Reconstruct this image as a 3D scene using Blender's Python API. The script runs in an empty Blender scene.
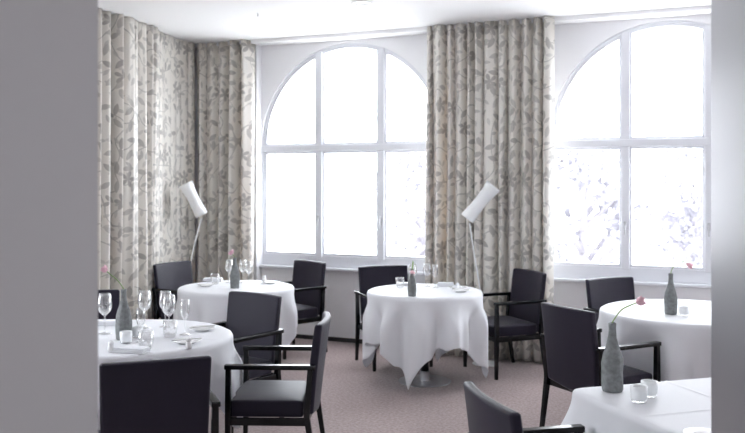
import bpy, bmesh, math, random
from mathutils import Vector, Matrix
random.seed(7)
PI = math.pi
sc = bpy.context.scene
C = sc.collection

# ------------------------------------------------------------------ materials
def nm(name):
    m = bpy.data.materials.new(name); m.use_nodes = True
    nt = m.node_tree
    return m, nt, nt.nodes['Principled BSDF']

def pset(b, **k):
    for a, v in k.items():
        b.inputs[a.replace('_', ' ')].default_value = v

def plain(name, col, rough=.6, metal=0.0, spec=.5, noise=0.0, nscale=40, bump=0.0, bscale=200, sheen=0.0):
    m, nt, b = nm(name)
    pset(b, Base_Color=(*col, 1), Roughness=rough, Metallic=metal)
    b.inputs['Specular IOR Level'].default_value = spec
    if sheen:
        b.inputs['Sheen Weight'].default_value = sheen
        b.inputs['Sheen Roughness'].default_value = .4
    tc = nt.nodes.new('ShaderNodeTexCoord')
    if noise:
        n = nt.nodes.new('ShaderNodeTexNoise'); n.inputs['Scale'].default_value = nscale
        n.inputs['Detail'].default_value = 5
        nt.links.new(tc.outputs['Object'], n.inputs['Vector'])
        mx = nt.nodes.new('ShaderNodeMix'); mx.data_type = 'RGBA'
        mx.inputs[6].default_value = (*[c * (1 - noise) for c in col], 1)
        mx.inputs[7].default_value = (*[min(1, c * (1 + noise)) for c in col], 1)
        nt.links.new(n.outputs['Fac'], mx.inputs[0]); nt.links.new(mx.outputs[2], b.inputs['Base Color'])
    if bump:
        n = nt.nodes.new('ShaderNodeTexNoise'); n.inputs['Scale'].default_value = bscale
        n.inputs['Detail'].default_value = 4
        nt.links.new(tc.outputs['Object'], n.inputs['Vector'])
        bp = nt.nodes.new('ShaderNodeBump'); bp.inputs['Strength'].default_value = bump
        bp.inputs['Distance'].default_value = .004
        nt.links.new(n.outputs['Fac'], bp.inputs['Height']); nt.links.new(bp.outputs[0], b.inputs['Normal'])
    return m

def thin_glass(name, tint=(1, 1, 1), base=.05, edge=.55, ior=1.5):
    m, nt, b = nm(name); nt.nodes.remove(b)
    out = nt.nodes['Material Output']
    tr = nt.nodes.new('ShaderNodeBsdfTransparent'); tr.inputs[0].default_value = (*tint, 1)
    gl = nt.nodes.new('ShaderNodeBsdfGlossy'); gl.inputs['Roughness'].default_value = .04
    lw = nt.nodes.new('ShaderNodeLayerWeight'); lw.inputs[0].default_value = .35
    mr = nt.nodes.new('ShaderNodeMapRange'); mr.inputs['To Min'].default_value = base; mr.inputs['To Max'].default_value = edge
    mx = nt.nodes.new('ShaderNodeMixShader')
    nt.links.new(lw.outputs['Facing'], mr.inputs['Value']); nt.links.new(mr.outputs[0], mx.inputs[0])
    nt.links.new(tr.outputs[0], mx.inputs[1]); nt.links.new(gl.outputs[0], mx.inputs[2])
    nt.links.new(mx.outputs[0], out.inputs['Surface'])
    return m

def curtain_material():
    """beige woven cloth with a taupe trailing-leaf print, slightly translucent"""
    m, nt, b = nm('printed_curtain_cloth')
    N = nt.nodes; L = nt.links
    def math_(op, a, b_=None, c=None):
        n = N.new('ShaderNodeMath'); n.operation = op
        for i, v in enumerate((a, b_, c)):
            if v is None: continue
            if isinstance(v, (int, float)): n.inputs[i].default_value = v
            else: L.new(v, n.inputs[i])
        return n.outputs[0]
    uv = N.new('ShaderNodeUVMap'); uv.uv_map = 'UVMap'
    def leaves(scale, off, a, bw, pet=False, thr=.15):
        mp = N.new('ShaderNodeMapping'); mp.inputs['Location'].default_value = (off, off * .7, 0)
        mp.inputs['Scale'].default_value = (scale, scale, 1)
        L.new(uv.outputs[0], mp.inputs[0])
        vo = N.new('ShaderNodeTexVoronoi'); vo.voronoi_dimensions = '2D'
        vo.inputs['Scale'].default_value = 1.0; vo.inputs['Randomness'].default_value = .65
        L.new(mp.outputs[0], vo.inputs['Vector'])
        sub = N.new('ShaderNodeVectorMath'); sub.operation = 'SUBTRACT'
        L.new(mp.outputs[0], sub.inputs[0]); L.new(vo.outputs['Position'], sub.inputs[1])
        sx = N.new('ShaderNodeSeparateXYZ'); L.new(sub.outputs[0], sx.inputs[0])
        sc_ = N.new('ShaderNodeSeparateColor'); L.new(vo.outputs['Color'], sc_.inputs[0])
        if pet:      # five-lobed blossom in some cells
            ang = math_('ARCTAN2', sx.outputs[1], sx.outputs[0])
            ang = math_('ADD', ang, math_('MULTIPLY', sc_.outputs[0], 6.28))
            rr = math_('SQRT', math_('ADD', math_('MULTIPLY', sx.outputs[0], sx.outputs[0]), math_('MULTIPLY', sx.outputs[1], sx.outputs[1])))
            lob = math_('ADD', math_('MULTIPLY', math_('ABSOLUTE', math_('COSINE', math_('MULTIPLY', ang, 2.5))), a), .05)
            d = math_('SUBTRACT', lob, rr)
            k = math_('GREATER_THAN', sc_.outputs[1], .72)
            s = N.new('ShaderNodeMapRange'); s.interpolation_type = 'SMOOTHSTEP'
            s.inputs['From Min'].default_value = -.01; s.inputs['From Max'].default_value = .04
            L.new(d, s.inputs['Value'])
            return math_('MULTIPLY', s.outputs[0], k)
        t = math_('MULTIPLY', sc_.outputs[0], 6.28)
        ct = math_('COSINE', t); st = math_('SINE', t)
        x = math_('ADD', math_('MULTIPLY', sx.outputs[0], ct), math_('MULTIPLY', sx.outputs[1], st))
        y = math_('SUBTRACT', math_('MULTIPLY', sx.outputs[1], ct), math_('MULTIPLY', sx.outputs[0], st))
        xn = math_('DIVIDE', x, a)
        w = math_('MULTIPLY', math_('SUBTRACT', 1.0, math_('MULTIPLY', xn, xn)), bw)
        d = math_('SUBTRACT', w, math_('ABSOLUTE', y))
        s = N.new('ShaderNodeMapRange'); s.interpolation_type = 'SMOOTHSTEP'
        s.inputs['From Min'].default_value = -.01; s.inputs['From Max'].default_value = .03
        L.new(d, s.inputs['Value'])
        return math_('MULTIPLY', math_('MULTIPLY', s.outputs[0], math_('GREATER_THAN', sc_.outputs[1], thr)), math_('ADD', .55, math_('MULTIPLY', sc_.outputs[2], .45)))
    l1 = leaves(7.6, .3, .45, .19)
    l2 = leaves(10.5, 7.7, .42, .17, thr=.3)
    l3 = leaves(4.4, 3.1, .30, .2, pet=True)
    no = N.new('ShaderNodeTexNoise'); no.noise_dimensions = '2D'; no.inputs['Scale'].default_value = 3.6
    no.inputs['Detail'].default_value = 0
    L.new(uv.outputs[0], no.inputs['Vector'])
    st_ = math_('LESS_THAN', math_('ABSOLUTE', math_('SUBTRACT', no.outputs['Fac'], .5)), .012)
    mask = math_('MAXIMUM', math_('MAXIMUM', l1, math_('MULTIPLY', l2, .7)), math_('MAXIMUM', l3, math_('MULTIPLY', st_, .75)))
    mx = N.new('ShaderNodeMix'); mx.data_type = 'RGBA'
    mx.inputs[6].default_value = CURT_BASE; mx.inputs[7].default_value = CURT_LEAF
    L.new(mask, mx.inputs[0])
    we = N.new('ShaderNodeTexNoise'); we.inputs['Scale'].default_value = 900
    L.new(uv.outputs[0], we.inputs['Vector'])
    bp = N.new('ShaderNodeBump'); bp.inputs['Strength'].default_value = .15; bp.inputs['Distance'].default_value = .001
    L.new(we.outputs['Fac'], bp.inputs['Height'])
    L.new(mx.outputs[2], b.inputs['Base Color']); L.new(bp.outputs[0], b.inputs['Normal'])
    pset(b, Roughness=.38)
    b.inputs['Specular IOR Level'].default_value = .8
    b.inputs['Sheen Weight'].default_value = .15
    tl = N.new('ShaderNodeBsdfTranslucent')
    tm = N.new('ShaderNodeMix'); tm.data_type = 'RGBA'; tm.blend_type = 'MULTIPLY'; tm.inputs[0].default_value = 1
    tm.inputs[7].default_value = (1, .78, .48, 1); L.new(mx.outputs[2], tm.inputs[6])
    L.new(tm.outputs[2], tl.inputs[0])
    ms = N.new('ShaderNodeMixShader'); ms.inputs[0].default_value = .20
    L.new(b.outputs[0], ms.inputs[1]); L.new(tl.outputs[0], ms.inputs[2])
    L.new(ms.outputs[0], N['Material Output'].inputs['Surface'])
    return m

def linen_material():
    m, nt, b = nm('white_linen')
    N = nt.nodes; L = nt.links
    pset(b, Base_Color=(.90, .905, .925, 1), Roughness=.6)
    b.inputs['Sheen Weight'].default_value = .1
    tc = N.new('ShaderNodeTexCoord')
    n = N.new('ShaderNodeTexNoise'); n.inputs['Scale'].default_value = 500
    L.new(tc.outputs['Object'], n.inputs['Vector'])
    bp = N.new('ShaderNodeBump'); bp.inputs['Strength'].default_value = .12; bp.inputs['Distance'].default_value = .001
    L.new(n.outputs['Fac'], bp.inputs['Height']); L.new(bp.outputs[0], b.inputs['Normal'])
    tl = N.new('ShaderNodeBsdfTranslucent'); tl.inputs[0].default_value = (.85, .88, .95, 1)
    ms = N.new('ShaderNodeMixShader'); ms.inputs[0].default_value = .22
    L.new(b.outputs[0], ms.inputs[1]); L.new(tl.outputs[0], ms.inputs[2])
    L.new(ms.outputs[0], N['Material Output'].inputs['Surface'])
    return m

def carpet_material():
    m, nt, b = nm('mauve_carpet')
    N = nt.nodes; L = nt.links
    tc = N.new('ShaderNodeTexCoord')
    n1 = N.new('ShaderNodeTexNoise'); n1.inputs['Scale'].default_value = 48; n1.inputs['Detail'].default_value = 4
    n2 = N.new('ShaderNodeTexNoise'); n2.inputs['Scale'].default_value = 2.2; n2.inputs['Detail'].default_value = 3
    for n in (n1, n2): L.new(tc.outputs['Object'], n.inputs['Vector'])
    r1 = N.new('ShaderNodeValToRGB')
    r1.color_ramp.elements[0].position = .3; r1.color_ramp.elements[0].color = (.215, .155, .148, 1)
    r1.color_ramp.elements[1].position = .72; r1.color_ramp.elements[1].color = (.43, .335, .32, 1)
    L.new(n1.outputs['Fac'], r1.inputs[0])
    mx = N.new('ShaderNodeMix'); mx.data_type = 'RGBA'; mx.blend_type = 'MULTIPLY'; mx.inputs[0].default_value = .5
    r2 = N.new('ShaderNodeValToRGB'); r2.color_ramp.elements[0].color = (.75, .75, .75, 1); r2.color_ramp.elements[1].color = (1, 1, 1, 1)
    L.new(n2.outputs['Fac'], r2.inputs[0]); L.new(r1.outputs[0], mx.inputs[6]); L.new(r2.outputs[0], mx.inputs[7])
    L.new(mx.outputs[2], b.inputs['Base Color'])
    pset(b, Roughness=.95); b.inputs['Specular IOR Level'].default_value = .1
    b.inputs['Sheen Weight'].default_value = .35
    bp = N.new('ShaderNodeBump'); bp.inputs['Strength'].default_value = .5; bp.inputs['Distance'].default_value = .006
    L.new(n1.outputs['Fac'], bp.inputs['Height']); L.new(bp.outputs[0], b.inputs['Normal'])
    return m

CURT_BASE = (.82, .80, .755, 1)
CURT_LEAF = (.46, .435, .40, 1)
M = dict(
    wall=plain('white_wall_paint', (.88, .88, .895), .8, noise=.02, nscale=3, bump=.05),
    ceiling=plain('white_ceiling_paint', (.92, .92, .925), .85),
    carpet=carpet_material(),
    base=plain('dark_skirting', (.02, .018, .018), .35),
    wframe=plain('white_window_gloss', (.76, .77, .81), .3),
    pane=thin_glass('window_glass', base=.03, edge=.3),
    glass=thin_glass('drinking_glass', base=.10, edge=1.0),
    votive=plain('frosted_white_glass', (.85, .87, .88), .25),
    metal=plain('brushed_steel', (.5, .5, .52), .3, 1.0),
    curtain=curtain_material(),
    linen=linen_material(),
    uphol=plain('charcoal_upholstery', (.014, .011, .024), .5, spec=.3, noise=.12, nscale=300, bump=.25, bscale=420, sheen=.12),
    wood=plain('black_lacquered_wood', (.003, .0035, .005), .2, spec=.4),
    felt=plain('grey_felt_wrap', (.20, .21, .212), .95, noise=.55, nscale=55, bump=1.0, bscale=75),
    shade=plain('white_lamp_shade', (.85, .86, .86), .45),
    china=plain('white_china', (.86, .86, .86), .12),
    panel=plain('grey_lacquer_panel', (.52, .50, .505), .5, spec=.4),
    gloss=plain('satin_grey_metal_panel', (.42, .42, .44), .28, metal=.75, noise=.05, nscale=4),
    stem=plain('green_flower_stem', (.25, .38, .12), .5),
    petal=plain('pink_petals', (.85, .53, .60), .5, noise=.15, nscale=60),
    bark=plain('tree_bark', (.18, .17, .19), .9, noise=.3, nscale=12),
    leaf=plain('tree_leaves', (.18, .175, .20), .7, noise=.25, nscale=3),
    ground=plain('pale_gravel', (.8, .79, .77), .9, noise=.1, nscale=2),
    stucco=plain('pale_stucco', (.62, .6, .6), .85, noise=.04, nscale=2),
    roof=plain('grey_roof_tiles', (.08, .075, .095), .8),
    darkglass=plain('dark_window_glass', (.08, .09, .11), .15),
    knife=plain('polished_cutlery', (.6, .6, .62), .18, 1.0),
    ring=plain('white_enamel', (.8, .8, .8), .4),
    lens=plain('lamp_lens', (.55, .55, .55), .3),
)

# ------------------------------------------------------------------ mesh helpers
def fin(name, bm, m, parent=None, smooth=False, bevel=0, seg=2, loc=None, solid=0, autosm=None):
    bmesh.ops.recalc_face_normals(bm, faces=bm.faces[:])
    me = bpy.data.meshes.new(name); bm.to_mesh(me); bm.free()
    me.materials.append(m)
    o = bpy.data.objects.new(name, me); C.objects.link(o)
    if smooth:
        for p in me.polygons: p.use_smooth = True
    if bevel:
        b = o.modifiers.new('bevel', 'BEVEL'); b.width = bevel; b.segments = seg; b.limit_method = 'ANGLE'
        for p in me.polygons: p.use_smooth = True
        w = o.modifiers.new('wn', 'WEIGHTED_NORMAL')
    if solid:
        s = o.modifiers.new('solid', 'SOLIDIFY'); s.thickness = solid; s.offset = 0
    if parent: o.parent = parent
    if loc: o.location = loc
    return o

def box(bm, x0, x1, y0, y1, z0, z1, mat=None):
    vs = [bm.verts.new(p) for p in ((x0, y0, z0), (x1, y0, z0), (x1, y1, z0), (x0, y1, z0), (x0, y0, z1), (x1, y0, z1), (x1, y1, z1), (x0, y1, z1))]
    if mat is not None:
        for v in vs: v.co = mat @ v.co
    for f in ((0, 3, 2, 1), (4, 5, 6, 7), (0, 1, 5, 4), (1, 2, 6, 5), (2, 3, 7, 6), (3, 0, 4, 7)):
        bm.faces.new([vs[i] for i in f])

def bar(bm, p0, p1, w0, w1, d0=None, d1=None, side=Vector((1, 0, 0))):
    """tapered square bar from p0 to p1"""
    d0 = d0 or w0; d1 = d1 or w1
    p0 = Vector(p0); p1 = Vector(p1)
    ax = (p1 - p0).normalized(); s = (side - ax * side.dot(ax)).normalized(); t = ax.cross(s)
    r = []
    for p, w, d in ((p0, w0, d0), (p1, w1, d1)):
        r.append([bm.verts.new(p + s * a * w / 2 + t * b * d / 2) for a, b in ((-1, -1), (1, -1), (1, 1), (-1, 1))])
    for i in range(4):
        j = (i + 1) % 4
        bm.faces.new((r[0][i], r[0][j], r[1][j], r[1][i]))
    bm.faces.new(r[0][::-1]); bm.faces.new(r[1])

def lathe(bm, prof, n=28, mat=None, cap0=True, cap1=True):
    rings = []
    for rr, z in prof:
        ring = []
        for i in range(n):
            a = 2 * PI * i / n
            v = Vector((rr * math.cos(a), rr * math.sin(a), z))
            if mat is not None: v = mat @ v
            ring.append(bm.verts.new(v))
        rings.append(ring)
    for a, b in zip(rings, rings[1:]):
        for i in range(n):
            j = (i + 1) % n
            bm.faces.new((a[i], a[j], b[j], b[i]))
    if cap0: bm.faces.new(rings[0][::-1])
    if cap1: bm.faces.new(rings[-1])

def tube(bm, pts, rad, n=8):
    pts = [Vector(p) for p in pts]; rings = []
    up = Vector((.3, .2, 1)).normalized()
    for i, p in enumerate(pts):
        a = pts[max(0, i - 1)]; b = pts[min(len(pts) - 1, i + 1)]
        d = (b - a).normalized(); s = d.cross(Vector((0, 1, 0.13))).normalized(); t = d.cross(s)
        r = rad[i] if isinstance(rad, (list, tuple)) else rad
        rings.append([bm.verts.new(p + (s * math.cos(2 * PI * k / n) + t * math.sin(2 * PI * k / n)) * r) for k in range(n)])
    for a, b in zip(rings, rings[1:]):
        for i in range(n):
            j = (i + 1) % n; bm.faces.new((a[i], a[j], b[j], b[i]))
    bm.faces.new(rings[0][::-1]); bm.faces.new(rings[-1])

def thing(name, label, cat, loc=(0, 0, 0), rz=0, group=None):
    o = bpy.data.objects.new(name, None); C.objects.link(o); o.empty_display_size = .1
    o.location = loc; o.rotation_euler = (0, 0, rz)
    o['label'] = label; o['category'] = cat
    if group: o['group'] = group
    return o

def tag(o, label, cat, group=None, kind=None):
    o['label'] = label; o['category'] = cat
    if group: o['group'] = group
    if kind: o['kind'] = kind
    return o

def dup(root, loc, rz, label, group=None):
    r = root.copy(); C.objects.link(r); r.location = loc; r.rotation_euler = (0, 0, rz)
    r['label'] = label
    if group: r['group'] = group
    for ch in list(root.children):
        c = ch.copy(); C.objects.link(c); c.parent = r
        for g in list(ch.children):
            d = g.copy(); C.objects.link(d); d.parent = c
    return r

def struct(name, bm, m, **k):
    o = fin(name, bm, m, **k)
    if not o.parent: o['kind'] = 'structure'
    return o

RAD = math.radians
YAW = RAD(23.2)                       # the room is seen turned by this much
def room(lat, dep):                   # entrance partitions are square to the entrance axis
    return (lat * math.cos(YAW) - dep * math.sin(YAW), lat * math.sin(YAW) + dep * math.cos(YAW))

# ------------------------------------------------------------------ room shell
H = 3.13
XL, XR, YB, YF = -5.46, 3.7, 7.90, -3.6
YO = 8.22                              # outer face of window wall
WC = (-3.65, -.57, 2.51)                     # window centres
R = 1.028; ZS = 2.038; ZB = .755          # arch radius, springing, sill top
SPANS = [(-4.68, -2.61), (-1.60, .47), (1.48, 3.55)] # niches

bm = bmesh.new(); box(bm, XL, XR, YF, YO, -.12, 0); struct('floor', bm, M['carpet'])
bm = bmesh.new(); box(bm, XL, XR, YF, YO, H, H + .15)
box(bm, XL, XR, 7.70, YO, 3.094, H + .01)
struct('ceiling', bm, M['ceiling'])
LW = (1.8, 3.6, .8, 2.75)
bm = bmesh.new()
box(bm, XL - .2, XL, YF, LW[0], -.1, H + .15); box(bm, XL - .2, XL, LW[1], YO, -.1, H + .15)
box(bm, XL - .2, XL, LW[0], LW[1], -.1, LW[2]); box(bm, XL - .2, XL, LW[0], LW[1], LW[3], H + .15)
struct('wall_left', bm, M['wall'])
bm = bmesh.new(); box(bm, XR, XR + .2, YF, YO, -.1, H + .15); struct('wall_right', bm, M['wall'])

def arch_z(x, r=R): return ZS + math.sqrt(max(0, r * r - x * x))
bm = bmesh.new()
box(bm, XL, -4.68, 7.80, YO, 0, 3.094); box(bm, -2.61, -1.60, 7.80, YO, 0, 3.094); box(bm, .47, 1.48, 7.80, YO, 0, 3.094); box(bm, 3.55, XR, 7.80, YO, 0, 3.094)
for (a, b), c in zip(SPANS, WC):
    box(bm, a, b, YB, YO, 0, .725)
    if c - R > a: box(bm, a, c - R, YB, YO, .725, 3.094)
    if c + R < b: box(bm, c + R, b, YB, YO, .725, 3.094)
    xs = [c - R * math.cos(PI * i / 48) for i in range(49)]
    for x0, x1 in zip(xs, xs[1:]):
        z0 = arch_z(x0 - c); z1 = arch_z(x1 - c)
        v = [bm.verts.new(p) for p in ((x0, YB, z0), (x1, YB, z1), (x1, YB, 3.094), (x0, YB, 3.094), (x0, YO, z0), (x1, YO, z1), (x1, YO, 3.094), (x0, YO, 3.094))]
        bm.faces.new((v[0], v[1], v[2], v[3])); bm.faces.new((v[7], v[6], v[5], v[4])); bm.faces.new((v[0], v[4], v[5], v[1]))
struct('wall_back', bm, M['wall'])
bm = bmesh.new()
for (a, b) in SPANS: box(bm, a, b, YB - .018, YB, 0, .042)
box(bm, -2.61, -1.60, 7.785, 7.80, 0, .042)
struct('baseboard_back', bm, M['base'], bevel=.002)

# rear wall behind the entrance, with an unseen opening added for fill light
bm = bmesh.new()
RW = (-.6, .7, .9, 2.2)
box(bm, XL, RW[0], YF - .2, YF, 0, H); box(bm, RW[1], XR, YF - .2, YF, 0, H)
box(bm, RW[0], RW[1], YF - .2, YF, 0, RW[2]); box(bm, RW[0], RW[1], YF - .2, YF, RW[3], H)
struct('wall_front', bm, M['wall'])

# entrance partitions
def slab(lat0, lat1, d0, d1, lat1b=None):
    bm = bmesh.new()
    pts = [room(lat0, d0), room(lat1, d0), room(lat1 if lat1b is None else lat1b, d1), room(lat0, d1)]
    lo = [bm.verts.new((x, y, 0)) for x, y in pts]; hi = [bm.verts.new((x, y, H)) for x, y in pts]
    for i in range(4):
        j = (i + 1) % 4; bm.faces.new((lo[i], lo[j], hi[j], hi[i]))
    bm.faces.new(lo[::-1]); bm.faces.new(hi)
    return bm
struct('wall_entrance_left', slab(-4.6, -.646, 2.0, 2.07, -.70), M['panel'])
struct('wall_entrance_right', slab(.995, 1.08, .9, 2.5), M['gloss'], bevel=.003)

# ------------------------------------------------------------------ windows
def strip_ring(bm, outer, inner, y0, y1, closed=True):
    n = len(outer); V = []
    for (ox, oz), (ix, iz) in zip(outer, inner):
        V.append([bm.verts.new(p) for p in ((ox, y0, oz), (ix, y0, iz), (ix, y1, iz), (ox, y1, oz))])
    for i in range(n if closed else n - 1):
        a = V[i]; b = V[(i + 1) % n]
        for k in range(4):
            l = (k + 1) % 4; bm.faces.new((a[k], a[l], b[l], b[k]))

def inset(poly, d):
    n = len(poly); out = []
    for i in range(n):
        p0 = Vector(poly[i - 1]); p = Vector(poly[i]); p1 = Vector(poly[(i + 1) % n])
        a = (p - p0).normalized(); b = (p1 - p).normalized()
        na = Vector((-a.y, a.x)); nb = Vector((-b.y, b.x))
        m = (na + nb); m = m / max(.3, m.length_squared / 2 * 1.0)
        out.append(tuple(p + m * d))
    return out

def window(n, c):
    w = bpy.data.objects.new('window_%d' % n, None); C.objects.link(w); w.location = (c, 7.955, 0); w['kind'] = 'structure'
    y0, y1 = -.035, .035
    zb, zt0, zt1 = .77, 1.934, 2.05
    r = R; ri = r - .024
    # casing around the whole opening
    outer = [(r, ZB), (r, ZS)] + [(r * math.cos(PI * i / 40), ZS + r * math.sin(PI * i / 40)) for i in range(1, 40)] + [(-r, ZS), (-r, ZB)]
    inner = [(ri, ZB + .12), (ri, ZS)] + [(ri * math.cos(PI * i / 40), ZS + ri * math.sin(PI * i / 40)) for i in range(1, 40)] + [(-ri, ZS), (-ri, ZB + .12)]
    bm = bmesh.new(); strip_ring(bm, outer, inner, y0, y1)
    fin('window_frame', bm, M['wframe'], w, bevel=.004)
    for s in (-1, 1):
        bm = bmesh.new(); box(bm, s * .35 - .036, s * .35 + .036, y0 - .015, y1 - .004, ZB + .1, arch_z(.35, ri) + .015)
        fin('mullion', bm, M['wframe'], w, bevel=.006)
    bm = bmesh.new(); box(bm, -ri - .01, ri + .01, y0 - .025, y1 - .006, zt0 + .025, zt1 - .025)
    fin('transom', bm, M['wframe'], w, bevel=.008)
    # six sashes, each with its glass
    cols = [(-ri, -.382), (-.318, .318), (.382, ri)]
    for i, (a, b) in enumerate(cols):
        low = [(a, ZB + .12), (b, ZB + .12), (b, zt0 + .025), (a, zt0 + .025)]
        k = 14; top = [(a, zt1 - .025), (b, zt1 - .025)]
        xs = [b + (a - b) * j / k for j in range(k + 1)]
        if i == 0: xs = [b] + [-ri * math.cos((math.acos(-b / ri)) * (1 - j / k)) for j in range(1, k + 1)]
        if i == 2: xs = [ri * math.cos((math.acos(a / ri)) * j / k) for j in range(0, k)] + [a]
        for x in xs:
            top.append((x, arch_z(x, ri)))
        if i == 0: top = top[:1] + top[1:-1] + [(a, ZS)]
        clean = []
        for p in top:
            if not clean or (Vector(p) - Vector(clean[-1])).length > .004: clean.append(p)
        if (Vector(clean[0]) - Vector(clean[-1])).length < .004: clean.pop()
        for poly in (low, clean):
            inn = inset(poly, .023)
            bm = bmesh.new(); strip_ring(bm, poly, inn, y0 + .008, y1 - .012)
            s = fin('sash', bm, M['wframe'], w, bevel=.004)
            bm = bmesh.new()
            f = bm.faces.new([bm.verts.new((x, -.002, z)) for x, z in inn])
            ext = bmesh.ops.extrude_face_region(bm, geom=[f])
            for v in ext['geom']:
                if isinstance(v, bmesh.types.BMVert): v.co.y += .005
            fin('pane', bm, M['pane'], s)
    for s in (-1, 1):
        bm = bmesh.new(); box(bm, s * .35 - .012, s * .35 + .012, -.062, -.05, 1.22, 1.29)
        bar(bm, (s * .35, -.07, 1.26), (s * .35, -.075, 1.17), .016, .012)
        fin('window_handle', bm, M['metal'], w, bevel=.003)
    bm = bmesh.new(); box(bm, -1.03, 1.03, -.11, .06, .725, ZB)
    fin('window_sill', bm, M['wframe'], w, bevel=.006)
    return w
window(1, WC[0]); window(2, WC[1]); window(3, WC[2])  # third is out of view, added for more daylight from the right

w4 = bpy.data.objects.new('window_4', None); C.objects.link(w4); w4.location = (XL - .1, 2.7, 0); w4['kind'] = 'structure'
bm = bmesh.new()
for a, b, c, d in ((-.9, .9, .8, .88), (-.9, .9, 2.67, 2.75), (-.9, -.82, .88, 2.67), (.82, .9, .88, 2.67), (-.04, .04, .88, 2.67)):
    box(bm, -.03, .03, a, b, c, d)
fin('window_frame', bm, M['wframe'], w4, bevel=.004)
for s in (-1, 1):
    bm = bmesh.new(); box(bm, -.003, .003, min(s * .04, s * .82), max(s * .04, s * .82), .88, 2.67); fin('pane', bm, M['pane'], w4)
# portals make daylight through the openings sample cleanly
def portal(loc, rot, sx, sy):
    l = bpy.data.lights.new('window_portal', 'AREA'); l.shape = 'RECTANGLE'; l.size = sx; l.size_y = sy
    l.cycles.is_portal = True
    o = bpy.data.objects.new('window_portal', l); C.objects.link(o); o.location = loc; o.rotation_euler = rot
for c in WC: portal((c, YO + .02, 1.9), (-PI / 2, 0, 0), 2.1, 2.35)
portal((XL - .22, 2.7, 1.775), (PI / 2, 0, -PI / 2), 1.8, 1.95)
portal(((RW[0] + RW[1]) / 2, YF - .22, (RW[2] + RW[3]) / 2), (PI / 2, 0, 0), RW[1] - RW[0], RW[3] - RW[2])

# ------------------------------------------------------------------ curtains
def curtain(name, label, path, z0, z1, wl, amp_fn, seed, rows=26, ret=None):
    rnd = random.Random(seed)
    P = [Vector(p) for p in path]
    seg = [0]
    for a, b in zip(P, P[1:]): seg.append(seg[-1] + (b - a).length)
    Ltot = seg[-1]
    def pos(s):
        for i in range(len(P) - 1):
            if s <= seg[i + 1] or i == len(P) - 2:
                t = (s - seg[i]) / (seg[i + 1] - seg[i]); return P[i].lerp(P[i + 1], t), (P[i + 1] - P[i]).normalized()
    # irregular folds
    edges = [0]
    while edges[-1] < Ltot: edges.append(edges[-1] + wl * rnd.uniform(.62, 1.4))
    k = Ltot / edges[-1]; edges = [e * k for e in edges]
    amps = [rnd.uniform(.65, 1.15) for _ in edges]; sk = [rnd.uniform(-.3, .3) for _ in edges]
    sub = 14; cols = []
    for i in range(len(edges) - 1):
        for j in range(sub): cols.append((edges[i] + (edges[i + 1] - edges[i]) * j / sub, i, j / sub))
    cols.append((Ltot, len(edges) - 2, 1.0))
    bm = bmesh.new(); uvl = bm.loops.layers.uv.new('UVMap')
    grid = []; us = []
    ph = [rnd.uniform(0, 6.28) for _ in range(6)]
    for r in range(rows + 1):
        tz = r / rows; z = z1 + (z0 - z1) * tz
        row = []; 
        for s, i, t in cols:
            ss = s + .012 * math.sin(3.1 * tz + ph[0] + s * 2.3) * tz
            ss = min(max(ss, 0), Ltot)
            p, d = pos(ss); n = Vector((d.y, -d.x))
            tt = min(1, max(0, t + sk[i] * math.sin(PI * t) * .5))
            prof = math.sin(PI * tt) ** .72
            a = amp_fn(s / Ltot) * amps[i] * (1 + .18 * math.sin(2.4 * tz + ph[1] + i * 1.7))
            off = a * (prof - .55) + a * .12 * math.sin(9 * t + i + 2.0 * tz)
            q = p + n * off
            row.append(Vector((q.x, q.y, z)))
        grid.append(row)
    u = [0]
    mid = grid[rows // 2]
    for a, b in zip(mid, mid[1:]): u.append(u[-1] + (b - a).length)
    V = [[bm.verts.new(p) for p in row] for row in grid]
    for r in range(rows):
        for c in range(len(cols) - 1):
            f = bm.faces.new((V[r][c], V[r][c + 1], V[r + 1][c + 1], V[r + 1][c]))
            for l, (rr, cc) in zip(f.loops, ((r, c), (r, c + 1), (r + 1, c + 1), (r + 1, c))):
                l[uvl].uv = (u[cc] + seed * .37, grid[rr][cc].z)
            f.smooth = True
    me = bpy.data.meshes.new(name); bm.to_mesh(me); bm.free(); me.materials.append(M['curtain'])
    o = bpy.data.objects.new(name, me); C.objects.link(o)
    s = o.modifiers.new('solid', 'SOLIDIFY'); s.thickness = .003; s.offset = 0
    return tag(o, label, 'curtain', None)

curtain('curtain', 'long leaf printed beige curtain along the left wall, its folds fading into the corner',
        [(-5.06, 4.7), (-5.07, 5.79), (-5.08, 6.22), (-5.14, 6.58), (-5.25, 6.94), (-5.33, 7.28), (-5.36, 7.66)], .012, H - .004, .125,
        lambda t: .14 * (1 if t < .6 else max(.10, 1 - (t - .6) / .16)), 3)
curtain('curtain', 'narrow leaf printed curtain in the far left corner, left of the first arched window',
        [(-5.37, 7.69), (-4.67, 7.69)], .012, H - .004, .115, lambda t: .12, 5)
curtain('curtain', 'wide leaf printed beige curtain hanging between the two arched windows',
        [(-2.70, 7.74), (-2.695, 7.675), (-1.575, 7.675), (-1.56, 7.74)], .012, H - .004, .106, lambda t: .125, 8)

# ------------------------------------------------------------------ chairs
def leg_bm(kind, s):
    bm = bmesh.new()
    if kind == 'front':
        bar(bm, (s * .268, .245, 0), (s * .268, .240, .36), .026, .036, .026, .036)
        bar(bm, (s * .268, .240, .355), (s * .268, .240, .618), .036, .03, .036, .03)
    else:
        bar(bm, (s * .262, -.285, 0), (s * .268, -.225, .36), .026, .036, .026, .036)
        bar(bm, (s * .268, -.2255, .355), (s * .268, -.245, .618), .036, .03, .036, .03)
    return bm

def arm_bm(s):
    bm = bmesh.new()
    box(bm, s * .268 - .021, s * .268 + .021, -.275, .262, .616, .642)
    return bm

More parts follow.
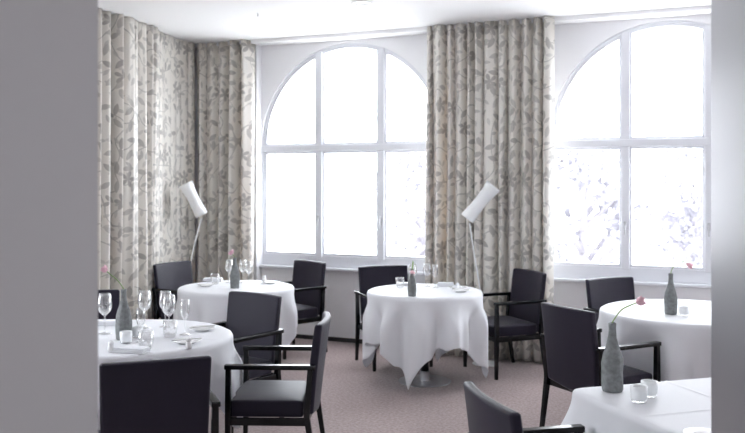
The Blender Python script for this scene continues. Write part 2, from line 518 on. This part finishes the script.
def seat_bm():
    bm = bmesh.new(); nx, ny = 12, 12
    W0, Y0, Y1 = .245, -.20, .232
    top = []; bot = []
    for i in range(nx + 1):
        a = []; b = []
        for j in range(ny + 1):
            u = i / nx * 2 - 1; v = j / ny
            x = W0 * u; y = Y0 + (Y1 - Y0) * v + (.018 * (1 - u * u) if j == ny else 0)
            z = .437 + .018 * (1 - u ** 4) * (1 - (2 * v - 1) ** 4)
            a.append(bm.verts.new((x, y, z))); b.append(bm.verts.new((x, y, .345)))
        top.append(a); bot.append(b)
    for i in range(nx):
        for j in range(ny):
            bm.faces.new((top[i][j], top[i + 1][j], top[i + 1][j + 1], top[i][j + 1]))
            bm.faces.new((bot[i][j + 1], bot[i + 1][j + 1], bot[i + 1][j], bot[i][j]))
    for i in range(nx):
        bm.faces.new((top[i + 1][0], top[i][0], bot[i][0], bot[i + 1][0]))
        bm.faces.new((top[i][ny], top[i + 1][ny], bot[i + 1][ny], bot[i][ny]))
    for j in range(ny):
        bm.faces.new((top[0][j], top[0][j + 1], bot[0][j + 1], bot[0][j]))
        bm.faces.new((top[nx][j + 1], top[nx][j], bot[nx][j], bot[nx][j + 1]))
    return bm

def back_bm():
    bm = bmesh.new(); nx, nz = 14, 12
    z0, z1 = .36, .862
    F = []; B = []
    for i in range(nx + 1):
        u = i / nx * 2 - 1; a = []; b = []
        for j in range(nz + 1):
            v = j / nz
            zb = z0 - .03 * (1 - abs(u))          # the lower edge dips at the middle
            z = zb + (z1 - zb) * v + (-.003 * u * u if j == nz else 0)
            x = (.243 - .012 * (1 - v)) * u
            lean = -.200 - .055 * v - .012 * v * v
            curve = -.030 * (1 - u * u) * (.35 + .65 * v)
            a.append(bm.verts.new((x, lean + curve, z)))
            th = .058 - .012 * v
            b.append(bm.verts.new((x, lean + curve - th, z)))
        F.append(a); B.append(b)
    for i in range(nx):
        for j in range(nz):
            bm.faces.new((F[i][j], F[i][j + 1], F[i + 1][j + 1], F[i + 1][j]))
            bm.faces.new((B[i][j], B[i + 1][j], B[i + 1][j + 1], B[i][j + 1]))
        bm.faces.new((F[i][nz], B[i][nz], B[i + 1][nz], F[i + 1][nz]))
        bm.faces.new((F[i][0], F[i + 1][0], B[i + 1][0], B[i][0]))
    for j in range(nz):
        bm.faces.new((F[0][j], B[0][j], B[0][j + 1], F[0][j + 1]))
        bm.faces.new((F[nx][j], F[nx][j + 1], B[nx][j + 1], B[nx][j]))
    return bm

def make_chair(label):
    t = thing('dining_armchair', label, 'chair')
    def part(name, bm, m, parent=None, **k):
        for v in bm.verts: v.co.y *= .93
        return fin(name, bm, m, parent, **k)
    part('seat', seat_bm(), M['uphol'], t, bevel=.014, seg=3)
    part('backrest', back_bm(), M['uphol'], t, bevel=.013, seg=3)
    bm = bmesh.new()
    box(bm, -.25, .25, .223, .25, .308, .348); box(bm, -.25, .25, -.232, -.205, .308, .348)
    for s in (-1, 1): box(bm, s * .262 - .014, s * .262 + .014, -.222, .236, .308, .348)
    part('seat_frame', bm, M['wood'], t, bevel=.003)
    for s in (-1, 1):
        part('leg', leg_bm('front', s), M['wood'], t, bevel=.003)
        part('leg', leg_bm('rear', s), M['wood'], t, bevel=.003)
        part('armrest', arm_bm(s), M['wood'], t, bevel=.005)
    return t

CHAIRS = [  # x, y, facing (degrees from +X), label
    (-2.457, 4.311, 201.2, 'charcoal armchair seen from its side, both armrests showing, at the near left table'),
    (-2.553, 3.279, 134.4, 'charcoal armchair seen squarely from behind at the bottom left, nearest at the left table'),
    (-3.168, 4.893, 257.2, 'charcoal armchair with one raised arm, between the near left table and the far left table'),
    (-4.106, 4.605, -43.8, 'dark armchair mostly hidden behind the grey vase at the left partition edge'),
    (-3.990, 7.228, 244.6, 'charcoal armchair under the first window, right of the far left table'),
    (-4.76, 6.77, -8.3, 'bluish lit armchair against the left curtain, at the far left table'),
    (-2.847, 7.125, -46.8, 'charcoal armchair behind the left side of the centre table, under the window'),
    (-1.867, 7.237, 225.7, 'charcoal armchair standing in front of the middle curtain, right of the centre table'),
    (-.747, 6.959, -40.2, 'charcoal armchair below the right window, behind the right round table'),
    (-.81, 5.61, 50.2, 'large charcoal armchair seen from behind, between the centre table and the right tables'),
    (-.619, 3.211, 36.7, 'armchair cut off by the bottom edge, its curved back beside the square table'),
]
ch0 = None
for i, (x, y, a, lab) in enumerate(CHAIRS):
    rz = RAD(a - 90)
    if ch0 is None:
        ch0 = make_chair(lab); ch0.location = (x, y, 0); ch0.rotation_euler = (0, 0, rz); ch0['group'] = 'dining armchairs'
    else: dup(ch0, (x, y, 0), rz, lab, 'dining armchairs')

# ------------------------------------------------------------------ tables and cloths
TT = .745
def smooth(t): t = max(0, min(1, t)); return t * t * (3 - 2 * t)

def cloth_mesh(redge, half, rot, seed, top=TT + .004, amp=.06, k=9, flare=.05, nseg=288, square=False, creases=True, pinch=0):
    """square cloth of half-width 'half', turned by rot, over a table edge given by redge(theta)"""
    rnd = random.Random(seed); ph = [rnd.uniform(0, 6.28) for _ in range(5)]
    bm = bmesh.new(); rows = []
    RR = .022                       # edge rounding
    center = bm.verts.new((0, 0, top))
    ntop, ndrop = 14, 30
    for r in range(1, ntop + ndrop + 1):
        ring = []
        for i in range(nseg):
            th = 2 * PI * i / nseg
            re = redge(th)
            c = math.cos(th - rot); s = math.sin(th - rot)
            edge = half / max(abs(c), abs(s))
            corner = min(abs(c), abs(s)) / max(abs(c), abs(s))        # 1 at the cloth's corner
            edge = min(edge, half * 1.40)
            if r <= ntop:
                rr = (re - RR) * (r / ntop) ** .8; z = top
                # two faint fold ridges pressed into the linen
                if creases:
                    px = rr * c; py = rr * s
                    z += .003 * math.exp(-(px / .007) ** 2) + .003 * math.exp(-(py / .007) ** 2)
                x = rr * math.cos(th); y = rr * math.sin(th)
            else:
                q = (r - ntop) / ndrop
                L = max(.05, edge - (re - RR))
                l = L * q
                if l < RR * PI / 2:
                    a = l / RR; rr = re - RR + RR * math.sin(a); z = top - RR * (1 - math.cos(a))
                else:
                    d = l - RR * PI / 2
                    g = smooth(d / .26)
                    w = math.sin(k * th + ph[0] + .9 * math.sin(2 * th + ph[1])) + .55 * math.sin((k * 2 - 3) * th + ph[2]) * smooth(d / .3)
                    if square:
                        cs = corner_sq(th)
                        w *= (.35 + .65 * cs)
                    A = amp * g
                    fl = flare * g * (.5 + .9 * corner ** 3) - pinch * g * corner ** 2
                    rr = re + A * w * .6 + fl
                    z = top - RR - d * (.985 - .05 * abs(w) * g - .05 * corner ** 2)
                    # corners of the cloth pinch into a pointed fold
                    tw = .10 * g * corner ** 2 * math.sin(4 * (th - rot))
                x = rr * math.cos(th); y = rr * math.sin(th)
            ring.append(bm.verts.new((x, y, max(z, .02))))
        rows.append(ring)
    for i in range(nseg): bm.faces.new((center, rows[0][i], rows[0][(i + 1) % nseg]))
    for a, b in zip(rows, rows[1:]):
        for i in range(nseg):
            j = (i + 1) % nseg; bm.faces.new((a[i], b[i], b[j], a[j]))
    return bm

def corner_sq(th): return min(abs(math.cos(th)), abs(math.sin(th))) / max(abs(math.cos(th)), abs(math.sin(th)))

def round_table(x, y, r, label, clabel, half, rot, seed, **k):
    t = thing('round_table', label, 'table', (x, y, 0), 0, 'round dining tables')
    bm = bmesh.new(); lathe(bm, [(r - .02, TT - .035), (r - .012, TT - .03), (r - .01, TT - .006), (r - .016, TT)], 64)
    fin('tabletop', bm, M['wood'], t)
    bm = bmesh.new(); lathe(bm, [(.034, .03), (.034, TT - .035)], 24); fin('column', bm, M['wood'], t, smooth=True)
    bm = bmesh.new(); lathe(bm, [(.042, .012), (.042, .085), (.036, .09)], 24); fin('collar', bm, M['metal'], t, bevel=.002)
    bm = bmesh.new(); lathe(bm, [(.215, 0), (.22, .004), (.215, .010), (.05, .016)], 48); fin('base_plate', bm, M['metal'], t, bevel=.001)
    bm = cloth_mesh(lambda th: r, half, rot, seed, **k)
    o = fin('tablecloth', bm, M['linen'], None, smooth=True, loc=(x, y, 0), solid=.0025)
    tag(o, clabel, 'tablecloth', 'white tablecloths')

CAMA = 23.2
round_table(-3.925, 6.21, .49, 'round dining table in the far left corner beside the lamp',
            'white cloth over the round table in the far left corner', .86, RAD(30), 1, flare=.0, amp=.05)
round_table(-3.255, 3.990, .60, 'round dining table at the near left, crowded with glasses',
            'white cloth over the near left round table crowded with glasses', .93, RAD(10), 2)
round_table(-2.362, 6.603, .475, 'small round pedestal table in the centre with its steel disc base showing',
            'white cloth with hanging pointed corners on the centre round table', .875, RAD(CAMA + 250 - 45), 3, flare=.025, k=10, amp=.085, pinch=.045)
round_table(-.30, 6.285, .605, 'round dining table under the right window, partly behind the right partition',
            'white cloth over the round table under the right window', .96, RAD(35), 4, flare=.015, amp=.085, k=11)

# square table
SQ = .480; sqrot = RAD(40.2)
def sq_edge(th):
    c = abs(math.cos(th)); s = abs(math.sin(th)); p = 30
    return SQ / ((c ** p + s ** p) ** (1 / p))
t = thing('square_table', 'square dining table at the bottom right, nearest the viewer', 'table', (.005, 3.68, 0), sqrot)
bm = bmesh.new(); box(bm, -SQ + .02, SQ - .02, -SQ + .02, SQ - .02, TT - .035, TT); fin('tabletop', bm, M['wood'], t, bevel=.006)
bm = bmesh.new(); lathe(bm, [(.034, .03), (.034, TT - .035)], 24); fin('column', bm, M['wood'], t, smooth=True)
bm = bmesh.new(); box(bm, -.22, .22, -.22, .22, 0, .014); fin('base_plate', bm, M['metal'], t, bevel=.003)
o = fin('tablecloth', cloth_mesh(sq_edge, .74, 0, 9, square=True, amp=.035, k=12, flare=.05, nseg=320), M['linen'], None, smooth=True, loc=(.005, 3.68, 0), solid=.0025)
o.rotation_euler = (0, 0, sqrot)
tag(o, 'white pressed cloth with crossing creases over the square table at the bottom right', 'tablecloth', 'white tablecloths')

# ------------------------------------------------------------------ things on the tables
ZT = TT + .0065
def vase(x, y, h, label, stem_pts, head, seed):
    t = thing('bottle_vase', label, 'vase', (x, y, ZT), random.uniform(0, 6), 'grey wrapped bottle vases')
    t.rotation_euler = (0, 0, 0)
    rnd = random.Random(seed); bm = bmesh.new(); s = h / .30
    prof = [(.042, 0), (.045, .01), (.047, .08), (.047, .13), (.040, .165), (.027, .20), (.018, .235), (.016, .27), (.018, .297), (.013, .30), (.011, .27)]
    fine = []
    for (r0, a0), (r1, a1) in zip(prof, prof[1:]):
        m = max(1, int(abs(a1 - a0) / .009))
        for q in range(m): fine.append((r0 + (r1 - r0) * q / m, a0 + (a1 - a0) * q / m))
    fine.append(prof[-1])
    lathe(bm, [(a * s, z * s) for a, z in fine], 40)
    from mathutils import noise
    for v in bm.verts:
        p = Vector((v.co.x * 38, v.co.y * 38, v.co.z * 16 + seed * 9))
        k = 1 + .10 * noise.noise(p) + .05 * noise.noise(p * 2.7)
        if v.co.z > .002: v.co.x *= k; v.co.y *= k
    fin('bottle', bm, M['felt'], t, smooth=True)
    # flower stays in the vase but could be lifted out: a thing of its own
    return t

def flower(x, y, z, pts, rad, hd, hr, label, kind='bud'):
    f = thing('pink_flower', label, 'flower', (x, y, z), 0, 'single pink flowers in vases')
    P = [Vector(p) for p in pts]
    # smooth the guide points
    Q = []
    for i in range(len(P) - 1):
        p0 = P[max(0, i - 1)]; p1 = P[i]; p2 = P[i + 1]; p3 = P[min(len(P) - 1, i + 2)]
        for k in range(6):
            t = k / 6
            Q.append(.5 * ((2 * p1) + (-p0 + p2) * t + (2 * p0 - 5 * p1 + 4 * p2 - p3) * t * t + (-p0 + 3 * p1 - 3 * p2 + p3) * t ** 3))
    Q.append(P[-1])
    bm = bmesh.new(); tube(bm, Q, rad, 8); fin('stem', bm, M['stem'], f, smooth=True)
    d = (Q[-1] - Q[-2]).normalized(); rot = d.to_track_quat('Z', 'Y').to_matrix().to_4x4()
    mat = Matrix.Translation(Q[-1]) @ rot
    for ring, (n, r0, op) in enumerate(((5, hr, .55), (4, hr * .8, .25), (3, hr * .55, .05))):
        for k in range(n):
            bm = bmesh.new(); a = 2 * PI * k / n + ring * .6
            V = []
            for i in range(6):
                u = i / 5; row = []
                for j in range(5):
                    w = (j / 4 * 2 - 1)
                    wid = r0 * .85 * math.sin(PI * (.12 + .80 * u)) * w
                    rr = r0 * (.15 + .85 * math.sin(u * 1.7)) * (.55 + op * u) - abs(w) ** 2 * r0 * .15
                    p = Vector((rr * math.cos(a) - wid * math.sin(a), rr * math.sin(a) + wid * math.cos(a), hd * u * (1 - .12 * abs(w))))
                    row.append(bm.verts.new(mat @ p))
                V.append(row)
            for i in range(5):
                for j in range(4): bm.faces.new((V[i][j], V[i][j + 1], V[i + 1][j + 1], V[i + 1][j]))
            fin('petal', bm, M['petal'], f, smooth=True, solid=.0012)
    return f
R_ = Vector((math.cos(YAW), math.sin(YAW), 0)); F_ = Vector((-math.sin(YAW), math.cos(YAW), 0))
def rf(a, b, c): return R_ * a + F_ * b + Vector((0, 0, c))   # right, away, up as seen from the entrance

def vase_and_flower(x, y, h, vl, pts, fl, seed, hd=.03, hr=.02, rad=.0028):
    vase(x, y, h, vl, None, None, seed)
    z0 = ZT + h * .86
    flower(x, y, z0, [(0, 0, 0), (0, 0, h * .13)] + [rf(*p) - Vector((0, 0, 0)) + Vector((0, 0, h * .14)) for p in pts], rad, hd, hr, fl)

vase_and_flower(-.49, 3.75, .292, 'grey felt wrapped bottle vase on the square table',
    [(.012, 0, .02), (.04, 0, .055), (.08, .01, .073), (.108, .015, .083)], 'pink flower leaning right from the vase on the square table', 1, hd=.036, hr=.019)
vase_and_flower(-.41, 6.07, .275, 'grey bottle vase on the right round table below the window',
    [(.012, 0, .035), (.045, 0, .07), (.085, 0, .078), (.105, 0, .068)], 'pale pink drooping flower in the vase on the right round table', 2, hd=.05, hr=.018)
vase_and_flower(-2.33, 6.22, .215, 'grey bottle vase on the centre round table',
    [(.003, 0, .03), (.006, -.01, .06), (.008, -.035, .045), (.002, -.045, -.01)], 'pink flower bent over in front of the vase on the centre table', 3, hd=.026, hr=.02)
vase_and_flower(-3.87, 6.10, .255, 'grey bottle vase on the far left round table',
    [(-.006, 0, .008), (-.012, 0, .02), (-.02, 0, .03)], 'short pink flower in the vase on the far left table', 4, hd=.035, hr=.026)
vase_and_flower(-3.20, 3.88, .285, 'grey felt wrapped bottle vase beside the left partition on the near left table',
    [(-.012, 0, .02), (-.04, 0, .055), (-.07, 0, .078), (-.095, 0, .10)], 'pink flower leaning left from the vase on the near left table', 5, hd=.036, hr=.02)

def glass_bm(kind):
    bm = bmesh.new()
    if kind == 'wine':
        prof = [(.034, 0), (.033, .002), (.012, .006), (.0045, .014), (.0038, .05), (.0038, .092), (.012, .100), (.030, .118), (.038, .142), (.038, .158), (.034, .185), (.029, .212), (.0284, .212), (.033, .186), (.0368, .158), (.0368, .143), (.029, .121), (.011, .104), (.0005, .101)]
    elif kind == 'flute':
        prof = [(.032, 0), (.031, .002), (.011, .006), (.0042, .014), (.0036, .05), (.0036, .082), (.010, .092), (.022, .112), (.027, .140), (.027, .170), (.024, .205), (.0234, .205), (.026, .171), (.026, .141), (.021, .115), (.0005, .094)]
    else:
        prof = [(.026, 0), (.031, .006), (.036, .03), (.037, .05), (.035, .088), (.0343, .088), (.036, .05), (.035, .032), (.029, .012), (.0005, .008)]
    lathe(bm, prof, 28, cap1=False)
    return bm
gproto = {}
GN = {'wine': ('wine_glass', 'glass'), 'flute': ('champagne_flute', 'glass'), 'tumbler': ('water_tumbler', 'glass')}
def glass(kind, x, y, label, s=1.0):
    if kind not in gproto:
        gproto[kind] = fin(GN[kind][0], glass_bm(kind), M['glass'], None, smooth=True); o = gproto[kind]
    else:
        o = gproto[kind].copy(); C.objects.link(o)
    o.location = (x, y, ZT); o.scale = (s, s, s); o.rotation_euler = (0, 0, 0)
    tag(o, label, GN[kind][1], {'wine': 'stemmed wine glasses', 'flute': 'slim stemmed glasses', 'tumbler': 'water tumblers'}[kind])

glass('wine', -3.416, 3.973, 'large empty wine glass at the left partition edge, left of the grey vase', 1.12)
glass('wine', -3.325, 4.225, 'empty wine glass just right of the vase, leftmost of the cluster behind the candles', 1.08)
glass('wine', -3.235, 4.31, 'empty wine glass at the back of the near left table, second in the cluster', 1.04)
glass('wine', -3.07, 4.124, 'broad empty wine glass in the middle of the near left cluster', 1.08)
glass('flute', -2.967, 4.137, 'slim stemmed glass rightmost in the cluster on the near left table', 1.0)
glass('tumbler', -2.908, 3.704, 'water tumbler standing front left beside the napkin on the near left table', 1.1)
glass('flute', -3.067, 3.862, 'slim glass between the candle cup and the front tumbler on the near left table', .9)
glass('tumbler', -3.00, 4.04, 'water tumbler under the slim glass, toward the plates of the near left table', 1.1)
glass('tumbler', -4.187, 6.278, 'water tumbler leftmost on the far left table', 1.0)
glass('wine', -4.13, 6.41, 'wine glass between tumbler and vase on the far left table', .95)
glass('wine', -4.01, 6.45, 'wine glass just behind the right side of the vase on the far left table', .95)
glass('wine', -3.92, 6.40, 'wine glass rightmost on the far left table', .92)
glass('tumbler', -2.604, 6.663, 'water tumbler left of the vase on the centre table', 1.0)
glass('wine', -2.505, 6.70, 'wine glass half hidden behind the vase on the centre table', .95)
glass('wine', -2.429, 6.847, 'wine glass right of the vase on the centre table', .92)
glass('flute', -2.34, 6.80, 'slim glass furthest right among the glasses on the centre table', .93)

def votive(x, y, label, s=1.0):
    t = thing('candle_cup', label, 'candle holder', (x, y, ZT), 0, 'white glass candle cups')
    bm = bmesh.new(); lathe(bm, [(.026 * s, 0), (.029 * s, .003), (.030 * s, .012)], 28); fin('glass_foot', bm, M['glass'], t, smooth=True)
    bm = bmesh.new(); lathe(bm, [(.029 * s, .012), (.0325 * s, .016), (.034 * s, .04 * s), (.034 * s, .066 * s), (.030 * s, .066 * s), (.029 * s, .03), (.001, .028)], 28, cap1=False)
    fin('cup', bm, M['votive'], t, smooth=True)
votive(-.365, 3.60, 'white glass candle cup on the square table, the front one of two')
votive(-.335, 3.705, 'white glass candle cup on the square table, the rear one of two')
votive(-.322, 6.02, 'white glass candle cup beside the vase on the right round table', .95)
votive(-3.11, 3.79, 'white glass candle cup directly in front of the vase on the near left table')
votive(-3.16, 3.95, 'white glass candle cup just right of the vase on the near left table', .95)

def plate(x, y, r, label, extra=None):
    bm = bmesh.new()
    lathe(bm, [(r * .55, 0), (r * .6, .003), (r, .014), (r, .017), (r * .62, .008), (.001, .007)], 40, cap1=False)
    o = fin('bread_plate', bm, M['china'], None, smooth=True, loc=(x, y, ZT))
    tag(o, label, 'plate', 'bread plates')
plate(-2.96, 4.30, .075, 'white bread plate at the far right edge of the near left table')
plate(-2.80, 3.92, .078, 'white bread plate nearer the side view armchair on the near left table')
plate(-3.76, 6.50, .07, 'white bread plate at the right of the far left table')
plate(-2.14, 6.79, .075, 'white bread plate on the centre table, holding a peaked napkin')
plate(-2.06, 6.62, .07, 'empty white bread plate nearest the right armchair on the centre table')
plate(-.109, 3.19, .065, 'white plate at the bottom of the square table beside the right partition')
plate(-4.16, 6.10, .07, 'white bread plate in front of the tumbler on the far left table')

def knife(x, y, z, a, label, L=.17):
    k = thing('butter_knife', label, 'knife', (x, y, z), a, 'butter knives')
    bm = bmesh.new(); box(bm, -L / 2, 0, -.005, .005, 0, .004); fin('handle', bm, M['knife'], k, bevel=.0015)
    bm = bmesh.new(); box(bm, 0, L / 2, -.008, .008, .001, .003); fin('blade', bm, M['knife'], k, bevel=.0008)
knife(-2.96, 4.30, ZT + .019, RAD(60), 'butter knife lying across the far bread plate of the near left table')
knife(-2.80, 3.92, ZT + .019, RAD(50), 'butter knife lying across the nearer bread plate of the near left table')

def napkin_block(x, y, a, w, d, h, label):
    t = thing('folded_napkin', label, 'napkin', (x, y, ZT), a, 'folded white napkins')
    for k in range(3):
        bm = bmesh.new(); e = k * .002
        box(bm, -w / 2 + e, w / 2 - e, -d / 2 + e, d / 2 - e, h * k / 3 + .0002, h * (k + 1) / 3)
        fin('napkin_fold', bm, M['linen'], t, bevel=.003)
napkin_block(-2.93, 3.60, RAD(23 - 14), .20, .075, .028, 'long folded white napkin at the front of the near left table')
napkin_block(-3.62, 4.22, RAD(25), .20, .08, .03, 'folded white napkin at the far rim of the near left table beside the partition')
napkin_block(-4.316, 6.441, RAD(23), .17, .09, .03, 'folded white napkin at the back left of the far left table')
napkin_block(-2.29, 6.93, RAD(15), .14, .09, .03, 'folded white napkin behind the glasses on the centre table')
napkin_block(-2.640, 6.83, RAD(23), .12, .08, .025, 'folded white napkin behind the tumbler on the centre table')

def peak(x, y, z, r, h, label):
    bm = bmesh.new(); n = 24; top = bm.verts.new((0, 0, h)); rings = []
    for q, (f, zz) in enumerate(((.18, .88), (.42, .5), (.8, .15), (1, 0))):
        rings.append([bm.verts.new((r * f * (1 + .22 * math.sin(5 * 2 * PI * i / n + q)) * math.cos(2 * PI * i / n), r * f * (1 + .22 * math.sin(5 * 2 * PI * i / n + q)) * math.sin(2 * PI * i / n), h * zz)) for i in range(n)])
    for i in range(n): bm.faces.new((top, rings[0][i], rings[0][(i + 1) % n]))
    for a, b in zip(rings, rings[1:]):
        for i in range(n): bm.faces.new((a[i], b[i], b[(i + 1) % n], a[(i + 1) % n]))
    bm.faces.new(rings[-1])
    o = fin('peaked_napkin', bm, M['linen'], None, smooth=True, loc=(x, y, z))
    tag(o, label, 'napkin')
peak(-2.14, 6.79, ZT + .009, .045, .045, 'small white napkin pulled to a peak on a plate of the centre table')
peak(-.062, 3.262, ZT + .001, .04, .03, 'white napkin corner beside the plate at the right partition on the square table')

def shaker(x, y, label):
    t = thing('salt_shaker', label, 'salt shaker', (x, y, ZT), 0, 'small white salt shakers')
    bm = bmesh.new(); lathe(bm, [(.014, 0), (.018, .004), (.02, .02), (.013, .035), (.012, .038)], 20); fin('body', bm, M['china'], t, smooth=True)
    bm = bmesh.new(); lathe(bm, [(.0125, .038), (.015, .044), (.013, .055), (.005, .060)], 20); fin('knob', bm, M['china'], t, smooth=True)
shaker(-3.856, 6.56, 'small white salt shaker left of the plate on the far left table')
shaker(-2.70, 3.80, 'small silver-white cutlery rest right of the long napkin on the near left table')  # shaker shape stands in for a small cutlery rest
shaker(-3.02, 3.56, 'small white salt shaker left of the long napkin beside the left partition')

# ------------------------------------------------------------------ curved floor lamps
def floor_lamp(base, pts, shade_c, tilt, label, L=.355):
    t = thing('floor_lamp', label, 'lamp', (base[0], base[1], 0), 0, 'white bent floor lamps')
    B = Vector((base[0], base[1], 0))
    bm = bmesh.new(); lathe(bm, [(.115, 0), (.12, .004), (.118, .012), (.02, .02)], 40); fin('base', bm, M['shade'], t, bevel=.001)
    P = [Vector(p) - B for p in pts]; Q = []
    for i in range(len(P) - 1):
        p0 = P[max(0, i - 1)]; p1 = P[i]; p2 = P[i + 1]; p3 = P[min(len(P) - 1, i + 2)]
        for k in range(8):
            u = k / 8
            Q.append(.5 * ((2 * p1) + (-p0 + p2) * u + (2 * p0 - 5 * p1 + 4 * p2 - p3) * u * u + (-p0 + 3 * p1 - 3 * p2 + p3) * u ** 3))
    Q.append(P[-1])
    bm = bmesh.new(); tube(bm, Q, .007, 10); fin('pole', bm, M['shade'], t, smooth=True)
    d = (R_ * math.sin(tilt) + Vector((0, 0, 1)) * math.cos(tilt) - F_ * .12).normalized()
    rot = d.to_track_quat('Z', 'Y').to_matrix().to_4x4()
    mat = Matrix.Translation(Vector(shade_c) - B) @ rot
    bm = bmesh.new(); prof = []
    for i in range(17):
        u = i / 16; prof.append((.058 + .014 * (2 * u - 1) ** 2 + .006 * (u - .5), L * (u - .5)))
    inner = [(a - .003, z) for a, z in prof[::-1]]
    lathe(bm, prof + inner, 36, mat, cap0=False, cap1=False)
    fin('lamp_shade', bm, M['shade'], t, smooth=True)
    bm = bmesh.new(); lathe(bm, [(.012, -L / 2 + .01), (.018, -L / 2 + .02), (.018, -L / 2 + .07), (.012, -L / 2 + .08)], 16, mat)
    fin('socket', bm, M['metal'], t, smooth=True)
    j = Vector(shade_c) - B - d * (L / 2 + .02)
    return t
def P3(lat, dep, z): x, y = room(lat, dep); return (x, y, z)
D1 = 8.62
floor_lamp(room(-1.90, D1), [P3(-1.90, D1, .018), P3(-1.895, D1, .35), P3(-1.855, D1, .75), P3(-1.795, D1, 1.05), P3(-1.735, D1, 1.27)],
           P3(-1.815, D1, 1.465), RAD(-26), 'slim floor lamp with tilted white shade in the left corner before the curtains')
D2 = 7.66
floor_lamp(room(1.02, D2), [P3(1.02, D2, .018), P3(1.01, D2, .3), P3(.965, D2, .7), P3(.915, D2, 1.0), P3(.875, D2, 1.27)],
           P3(.972, D2, 1.46), RAD(38), 'slim floor lamp with tilted white shade before the middle curtain', L=.375)

# ------------------------------------------------------------------ ceiling fittings
def downlight(x, y, label):
    t = thing('recessed_downlight', label, 'ceiling light', (x, y, H), 0)
    bm = bmesh.new(); lathe(bm, [(.085, 0), (.085, -.006), (.065, -.008), (.063, 0)], 40, cap0=False, cap1=False); fin('trim_ring', bm, M['ring'], t, smooth=True)
    bm = bmesh.new(); lathe(bm, [(.062, -.001), (.062, -.004)], 40); fin('lens', bm, M['lens'], t)
downlight(-2.86, 6.44, 'round recessed downlight in the white ceiling at the top centre')
t = thing('smoke_sensor', 'tiny grey sensor on the ceiling above the far left table', 'sensor', (-3.88, 6.49, H), 0)
bm = bmesh.new(); lathe(bm, [(.012, 0), (.012, -.004), (.006, -.008)], 20); fin('rosette', bm, M['ring'], t)
bm = bmesh.new(); lathe(bm, [(.004, -.008), (.004, -.022), (.010, -.024), (.010, -.027)], 16); fin('sensor_head', bm, M['metal'], t)

# ------------------------------------------------------------------ outside
bm = bmesh.new(); box(bm, -60, 50, 8.4, 110, -3.6, -3.5); o = fin('ground', bm, M['ground']); o['kind'] = 'structure'

def tree(x, y, h, cr, seed, label):
    rnd = random.Random(seed)
    t = thing('leafy_tree', label, 'tree', (x, y, -3.5), 0, 'trees outside the windows')
    bm = bmesh.new(); tube(bm, [(0, 0, 0), (.1, 0, h * .3), (0, .1, h * .6), (.1, 0, h * .9)], [.22, .17, .12, .04], 8)
    for k in range(9):
        a = rnd.uniform(0, 6.28); z = h * rnd.uniform(.35, .75)
        tube(bm, [(0, 0, z), (cr * .5 * math.cos(a), cr * .5 * math.sin(a), z + h * .12), (cr * .85 * math.cos(a), cr * .85 * math.sin(a), z + h * .2)], [.08, .05, .02], 6)
    fin('trunk', bm, M['bark'], t, smooth=True)
    bm = bmesh.new()
    for c in range(70):
        a = rnd.uniform(0, 6.28); zz = rnd.uniform(-1, 1); q = rnd.uniform(.55, 1) * math.sqrt(1 - zz * zz * .8)
        cc = Vector((cr * q * math.cos(a), cr * q * math.sin(a), h * .68 + zz * h * .32))
        for l in range(26):
            p = cc + Vector((rnd.gauss(0, .3), rnd.gauss(0, .3), rnd.gauss(0, .28)))
            d = Vector((rnd.gauss(0, 1), rnd.gauss(0, 1), rnd.gauss(0, 1))).normalized(); e = d.orthogonal().normalized(); s = rnd.uniform(.08, .17)
            v = [bm.verts.new(p + d * s), bm.verts.new(p + e * s * .5), bm.verts.new(p - d * s), bm.verts.new(p - e * s * .5)]
            bm.faces.new(v)
    fin('foliage', bm, M['leaf'], t)
tree(-8.0, 22, 5.9, 1.7, 11, 'pale leafy tree seen through the right pane of the first window')
tree(-3.3, 20, 5.9, 1.5, 12, 'pale leafy tree seen through the left panes of the right window')
tree(-1.0, 27, 6.2, 1.6, 13, 'pale tree top seen through the central pane of the right window')

b = thing('garden_building', 'pale low building with dark roof beyond the right window', 'building', (1.2, 34, -3.5), 0)
bm = bmesh.new(); box(bm, -3.4, 6, -2, 4, 0, 3.6); fin('wall', bm, M['stucco'], b)
bm = bmesh.new(); box(bm, -3.7, 6.3, -2.4, 4.4, 3.6, 4.05); fin('roof', bm, M['roof'], b)
for k in range(4):
    bm = bmesh.new(); box(bm, -2.8 + k * 2.2, -1.7 + k * 2.2, -2.06, -1.98, 1.2, 2.7); f = fin('window', bm, M['wframe'], b)
    bm = bmesh.new(); box(bm, -2.7 + k * 2.2, -1.8 + k * 2.2, -2.08, -2.05, 1.3, 2.6); fin('pane', bm, M['darkglass'], f)

# ------------------------------------------------------------------ sky and camera
w = bpy.data.worlds.new('World'); sc.world = w; w.use_nodes = True
bg = w.node_tree.nodes['Background']; bg.inputs[0].default_value = (.90, .945, 1.0, 1); bg.inputs[1].default_value = 5.2

cam = bpy.data.cameras.new('Camera'); co = bpy.data.objects.new('Camera', cam); C.objects.link(co)
co.location = (0, 0, 1.65); co.rotation_euler = (PI / 2, 0, YAW)
cam.sensor_width = 36; cam.sensor_fit = 'HORIZONTAL'; cam.lens = 36 * 850 / 745
cam.shift_y = -35.5 / 745
cam.dof.use_dof = True; cam.dof.focus_distance = 4.5; cam.dof.aperture_fstop = 3.2
cam.clip_end = 300
sc.camera = co
sc.view_settings.view_transform = 'Standard'; sc.view_settings.look = 'None'
sc.view_settings.gamma = 1; sc.view_settings.use_curve_mapping = False
sc.view_settings.exposure = 1.36
sc.cycles.use_denoising = True
sc.cycles.max_bounces = 12; sc.cycles.diffuse_bounces = 6; sc.cycles.transparent_max_bounces = 24
sc.cycles.sample_clamp_indirect = 10
